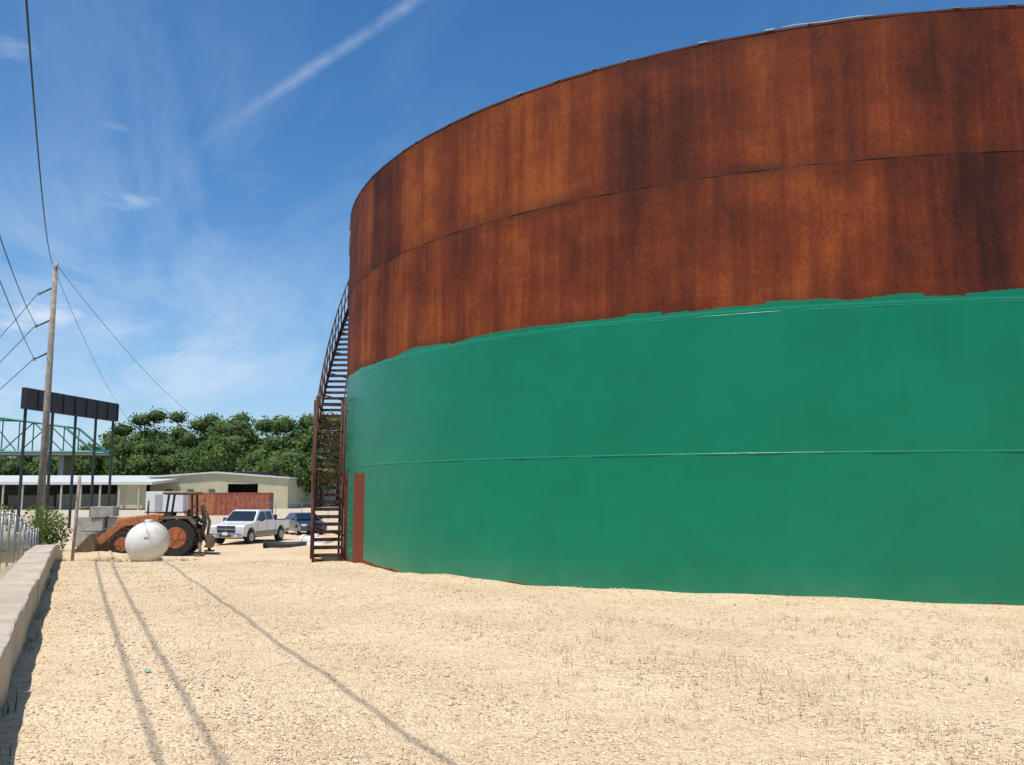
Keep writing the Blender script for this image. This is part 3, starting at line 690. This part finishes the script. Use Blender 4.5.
for s in(-1,1):
    box('headlamp',PU,(2.74,s*.74,.86),(.16,.36,.24),MLN,bev=.03); box('fog_lamp',PU,(2.91,s*.62,.50),(.02,.16,.09),MLN,bev=.005)
    box('mirror',PU,(.95,s*1.1,1.3),(.12,.2,.2),MPL,bev=.03); box('tail_lamp',PU,(-2.84,s*.9,.95),(.06,.15,.4),MRD,bev=.01); box('door_handle',PU,(.1,s*.995,1.05),(.16,.03,.03),MCH); box('door_seam',PU,(-.0,s*.984,.85),(.012,.012,.62),MPL)
    box('door_seam_f',PU,(1.15,s*.984,.9),(.012,.012,.5),MPL); box('door_seam_r',PU,(-1.02,s*.984,.85),(.014,.012,.7),MPL)
box('front_bumper',PU,(2.80,0,.52),(.2,1.9,.26),MCH,bev=.05); box('bumper_intake',PU,(2.905,0,.5),(.02,.7,.13),MPL); box('licence_plate',PU,(2.92,0,.6),(.01,.3,.15),M('plate',(.7,.7,.7),.5))
box('rear_bumper',PU,(-2.9,0,.55),(.16,1.8,.2),MCH,bev=.03); box('underbody',PU,(0,0,.42),(5.0,1.5,.2),MPL)
for xx_ in(1.85,-1.75):
    box('wheel_well',PU,(xx_,0,.66),(.95,1.7,.5),MPL)
    for s in(-1,1): wheel(PU,xx_,s*.86,r,.26)

CR=E('parked_car',(X_(303,58.5),59,g(-14,59)),math.radians(-60)); MB=carpaint('navy_paint',(.02,.035,.07))
prof=[(-2.2,.45),(-2.25,.85),(-2.1,1.0),(-1.5,1.02),(1.0,.98),(1.9,.82),(2.2,.65),(2.22,.4),(1.9,.3)]+arch(1.35,.4,.33)+[(.9,.28),(-.9,.28)]+arch(-1.35,.4,.33)+[(-1.9,.35)]
prism('body',CR,prof,-.88,.88,MB,.05); prism('cabin',CR,[(-1.75,1.0),(-1.1,1.42),(.1,1.45),(.4,1.4),(1.1,.98)],-.82,.82,MB,.05,.17,1.45,1.0)
sidepane(CR,[(-.5,1.05),(-.5,1.36),(.2,1.36),(.75,1.05)],.82,MGS,.17,1.0,1.45); sidepane(CR,[(-1.45,1.05),(-1.02,1.36),(-.58,1.36),(-.58,1.05)],.82,MGS,.17,1.0,1.45)
vf('windscreen',[(1.07,-.74,1.03),(1.07,.74,1.03),(.46,.62,1.385),(.46,-.62,1.385)],[(0,1,2,3)],CR,MGS).location=(.015,0,.015)
for s in(-1,1):
    box('headlamp',CR,(2.12,s*.62,.7),(.16,.34,.14),MLN,bev=.03); box('tail_lamp',CR,(-2.2,s*.65,.85),(.1,.3,.14),MRD,bev=.02); box('mirror',CR,(.75,s*.95,1.05),(.1,.16,.12),MB,bev=.03)
box('grille',CR,(2.22,0,.55),(.03,.9,.15),MPL)
for xx_ in(1.35,-1.35):
    for s in(-1,1): wheel(CR,xx_,s*.78,.32,.2)

# ---------------------------------------------------------------- backhoe loader
BH=E('backhoe_loader',(-15.1,40.7,g(-15.1,40.7)),math.radians(180+8)); BH.scale=(1.06,1.06,1.06)
MO=M('faded_orange_paint',(.50,.17,.05),.55,0,.22,2.5,.2,dirt=(.24,.13,.07)); MBR=M('muddy_steel',(.15,.10,.06),.85,0,.35,4,.3); MRO=M('orange_rim',(.38,.11,.04),.6,0,.2,4,.1)
for s in(-1,1):
    wheel(BH,0,s*.78,.76,.46,MRO,'rear_wheel'); wheel(BH,2.15,s*.75,.5,.3,MRO,'front_wheel')
    V=[];F=[]
    for k in range(22):
        a=k*math.pi/11
        for q_ in(-1,1): box_into(V,F,Vector((math.cos(a+q_*.06)*.77,s*.78+q_*.11,.76+math.sin(a+q_*.06)*.77)),Vector((math.cos(a),0,math.sin(a)))*.03,Vector((-math.sin(a)*.3*q_,1,math.cos(a)*.3*q_))*.10,Vector((-math.sin(a),0,math.cos(a)))*.025)
    vf('tread_lugs',V,F,BH,MTY)
    prism('rear_fender',BH,[(-.75,1.35),(-.5,1.62),(.55,1.62),(.85,1.30),(.85,1.24),(.5,1.54),(-.45,1.54),(-.7,1.28)],s*.56,s*1.02,MBR,.01)
    prism('loader_arm',BH,[(.75,1.60),(.95,1.75),(2.3,1.52),(3.35,.62),(3.4,.35),(3.2,.35),(2.2,1.22),(.8,1.42)],s*.58,s*.70,MO,.02)
    cyl('lift_cylinder',BH,(1.1,s*.5,.75),(2.3,s*.52,1.2),.05,.035,MCH,10); cyl('tilt_cylinder',BH,(1.9,s*.48,1.6),(3.2,s*.48,1.0),.045,.03,MCH,10)
    box('loader_tower',BH,(.9,s*.5,1.2),(.2,.12,1.0),MO,bev=.02)
    tube('stabiliser_leg',BH,[(-.8,s*.5,.9),(-1.0,s*.95,.25),(-1.0,s*1.1,.12)],.07,MBR,8); box('stabiliser_pad',BH,(-1.0,s*1.1,.08),(.4,.3,.06),MBR)
prism('hood',BH,[(.65,.80),(.65,1.72),(1.1,1.75),(2.45,1.58),(2.62,1.38),(2.62,.75),(1.9,.7)],-.40,.40,MO,.05)
box('radiator_grille',BH,(2.64,0,1.05),(.03,.6,.5),MPL,bev=.01)
V=[];F=[]
for k in range(6): box_into(V,F,(1.5+.14*k,-.415,1.15),(.04,0,0),(0,.008,0),(0,0,.16));box_into(V,F,(1.5+.14*k,.415,1.15),(.04,0,0),(0,.008,0),(0,0,.16))
vf('hood_louvres',V,F,BH,MPL)
box('chassis',BH,(.9,0,.62),(3.2,.6,.35),MBR,bev=.03); box('front_axle',BH,(2.15,0,.5),(.2,1.3,.18),MBR); box('rear_axle',BH,(0,0,.76),(.3,1.2,.3),MBR)
cyl('exhaust',BH,(1.35,.2,1.7),(1.35,.2,2.3),.04,.04,MBR,10)
V=[];F=[]
for (x0_,x1_) in((-.55,-.5),(.62,.45)):
    for s in(-1,1): tube_into(V,F,[(x0_,s*.52,1.0),(x1_,s*.5,2.55)],.05,6)
for s in(-1,1): tube_into(V,F,[(-.55,s*.52,1.6),(.62,s*.52,1.6)],.03,6)
vf('cab_posts',V,F,BH,MPL)
box('canopy_roof',BH,(.0,0,2.62),(1.4,1.25,.10),MBR,bev=.04); box('roof_underside',BH,(0,0,2.555),(1.2,1.1,.02),MPL)
box('seat_base',BH,(-.05,0,1.25),(.5,.5,.3),MPL,bev=.03); box('seat_back',BH,(-.3,0,1.65),(.12,.48,.55),MPL,(0,-.15,0),.03); box('dash',BH,(.55,0,1.5),(.25,.5,.35),MPL,bev=.03)
V=[];F=[];tube_into(V,F,[Vector((.38+.05*math.sin(k*.5236),.19*math.cos(k*.5236),1.75+.1*math.sin(k*.5236))) for k in range(13)],.015,5); vf('steering_wheel',V,F,BH,MPL)
box('rear_glass_frame',BH,(-.53,0,2.05),(.03,1.0,.06),MPL); box('operator_console',BH,(-.45,0,1.15),(.2,.9,.8),MPL,bev=.03)
pr=[(3.35,.95),(3.10,.55),(3.15,.14),(3.45,.03),(4.15,.05),(4.15,.08),(3.48,.08),(3.24,.18),(3.18,.54),(3.40,.92)]
prism('loader_bucket',BH,pr,-1.1,1.1,MBR)
for a_0,b_0,nm in((-1.13,-1.101,'bucket_side_l'),(1.101,1.13,'bucket_side_r')): prism(nm,BH,[(3.36,.94),(3.13,.55),(3.18,.15),(3.45,.05),(4.14,.06)],a_0,b_0,MBR)
prism('boom',BH,[(-.75,.7),(-.9,.7),(-1.05,1.3),(-.90,2.1),(-.78,2.1),(-.88,1.3)],-.12,.12,MBR,.02); prism('dipper',BH,[(-.80,2.08),(-.9,2.16),(-1.22,1.4),(-1.15,.8),(-1.06,.8),(-1.1,1.4)],-.09,.09,MBR,.02)
prism('hoe_bucket',BH,[(-1.0,.85),(-1.3,.8),(-1.42,.5),(-1.3,.28),(-1.0,.32),(-1.12,.5)],-.28,.28,MBR,.02); box('swing_post',BH,(-.72,0,.75),(.25,.4,.7),MBR,bev=.03)
cyl('boom_cylinder',BH,(-.80,.0,.95),(-1.0,0,1.6),.05,.035,MCH,10)

# ---------------------------------------------------------------- propane tank
PT=E('propane_tank',(-12.6,30.9,g(-12.5,30.5)),math.radians(108)); MPT=M('off_white_enamel',(.72,.70,.66),.42,0,.08,2.,.05,dirt=(.60,.55,.47))
rr=.68; HL=.5; V=[];F=[]
prof=[(-HL-.45,0.0)]+[(-HL-.45*math.cos(a*math.pi/16),rr*math.sin(a*math.pi/16)) for a in range(1,9)]+[(HL+.45*math.sin(a*math.pi/16),rr*math.cos(a*math.pi/16)) for a in range(0,8)]+[(HL+.45,0.0)]
sg=40
for (x_,r_) in prof:
    for k in range(sg): a=2*math.pi*k/sg; V.append((x_,max(r_,.001)*math.cos(a),rr+.10+max(r_,.001)*math.sin(a)))
for i in range(len(prof)-1):
    for k in range(sg): k2=(k+1)%sg; F.append((i*sg+k,i*sg+k2,(i+1)*sg+k2,(i+1)*sg+k))
vf('vessel',V,F,PT,MPT,True)
cyl('valve_dome',PT,(0,0,1.38),(0,0,1.54),.14,.13,MPT,16,.03)
for x_ in(-.4,.4):
    for s in(-.4,.4): box('saddle_foot',PT,(x_,s,.06),(.12,.16,.26),MPT,bev=.01)
V=[];F=[]
for x_ in(-HL,HL): tube_into(V,F,[(x_,rr*1.004*math.cos(2*math.pi*k/40),rr+.10+rr*1.004*math.sin(2*math.pi*k/40)) for k in range(41)],.010,4)
vf('weld_rings',V,F,PT,M('seam_grey',(.4,.38,.34),.6)); box('data_plate',PT,(-HL-.43,0,.95),(.03,.12,.07),M('plate_metal',(.35,.35,.35),.4,.5))
for s in (-1,1): tube('lifting_lug',PT,[(s*.4,-.05,1.42),(s*.4,-.05,1.52),(s*.4,.05,1.52),(s*.4,.05,1.42)],.012,MPT)

CB=E('concrete_blocks'); MCB=M('grey_concrete',(.36,.34,.30),.9,0,.2,3,.4,20)
for i,(x_,y_,z_,w) in enumerate(((-22.0,46.6,-.7,1.4),(-20.5,46.7,-.7,1.4),(-21.9,46.6,.06,1.4),(-20.4,46.7,.06,1.3),(-21.3,46.5,.72,1.2))):
    box('block_%d'%i,CB,(x_,y_,z_),(w,.75,.74 if i<4 else .5),MCB,(0,0,random.uniform(-.06,.06)),.03)
PI=E('steel_pipe'); cyl('tube',PI,(-12.4,45,g(-12.4,45)+.17),(-10.2,44.2,g(-10.2,44.2)+.2),.15,.15,MPL,20); cyl('flange',PI,(-12.42,45.01,g(-12.4,45)+.17),(-12.35,44.98,g(-12.4,45)+.17),.22,.22,MPL,20)
PV=E('white_pipe'); MPV=M('pvc_white',(.72,.72,.70),.35,0,.05,1,0)
cyl('tube',PV,(-11.0,47,g(-11,47)+.3),(-9.3,45.5,g(-9.3,45.5)+.28),.24,.24,MPV,24); cyl('collar',PV,(-11.0,47,g(-11,47)+.3),(-10.8,46.83,g(-11,47)+.3),.30,.30,MPV,24); cyl('tube_short',PV,(-10.2,44.4,g(-10,44.4)+.16),(-9.2,43.8,g(-9,44)+.16),.16,.16,MPV,20)
cyl('elbow',PV,(-10.2,46.3,g(-10,46)+.3),(-10.2,46.3,g(-10,46)+.75),.16,.16,MPV,20)
GP=E('gravel_pile'); bm=bmesh.new(); bmesh.ops.create_icosphere(bm,subdivisions=4,radius=1)
for v in bm.verts:
    q_=v.co.copy(); f_=1+.12*math.sin(q_.x*7+1)*math.sin(q_.y*6)+.05*math.sin(q_.x*19+q_.y*23); v.co=Vector((q_.x*2.6*f_,q_.y*1.1*f_,max(q_.z,-.1)*.35*f_))
bmesh.ops.transform(bm,verts=bm.verts,matrix=Matrix.Translation((-17.8,38.0,g(-17.8,38)-.05))); bm_obj('heap',bm,GP,MG,True)
LT=E('plastic_litter'); x_,y_=-3.45,8.6
bm=bmesh.new(); bmesh.ops.create_grid(bm,x_segments=6,y_segments=4,size=.028)
for v in bm.verts: v.co.z+=.012*math.sin(v.co.x*90)*math.cos(v.co.y*70)+.02
bmesh.ops.translate(bm,verts=bm.verts,vec=(x_,y_,g(x_,y_))); bm_obj('scrap',bm,LT,M('teal_plastic',(.12,.42,.36),.4))
YF=E('yard_fence'); V=[];F=[]
for i in range(14): x_=-26+i*2.6; tube_into(V,F,[(x_,88,-1.2),(x_,88,.55)],.03,5)
tube_into(V,F,[(-26,88,.55),(8,88,.55)],.015,5)
vf('posts',V,F,YF,M('dull_post',(.22,.22,.21),.7))
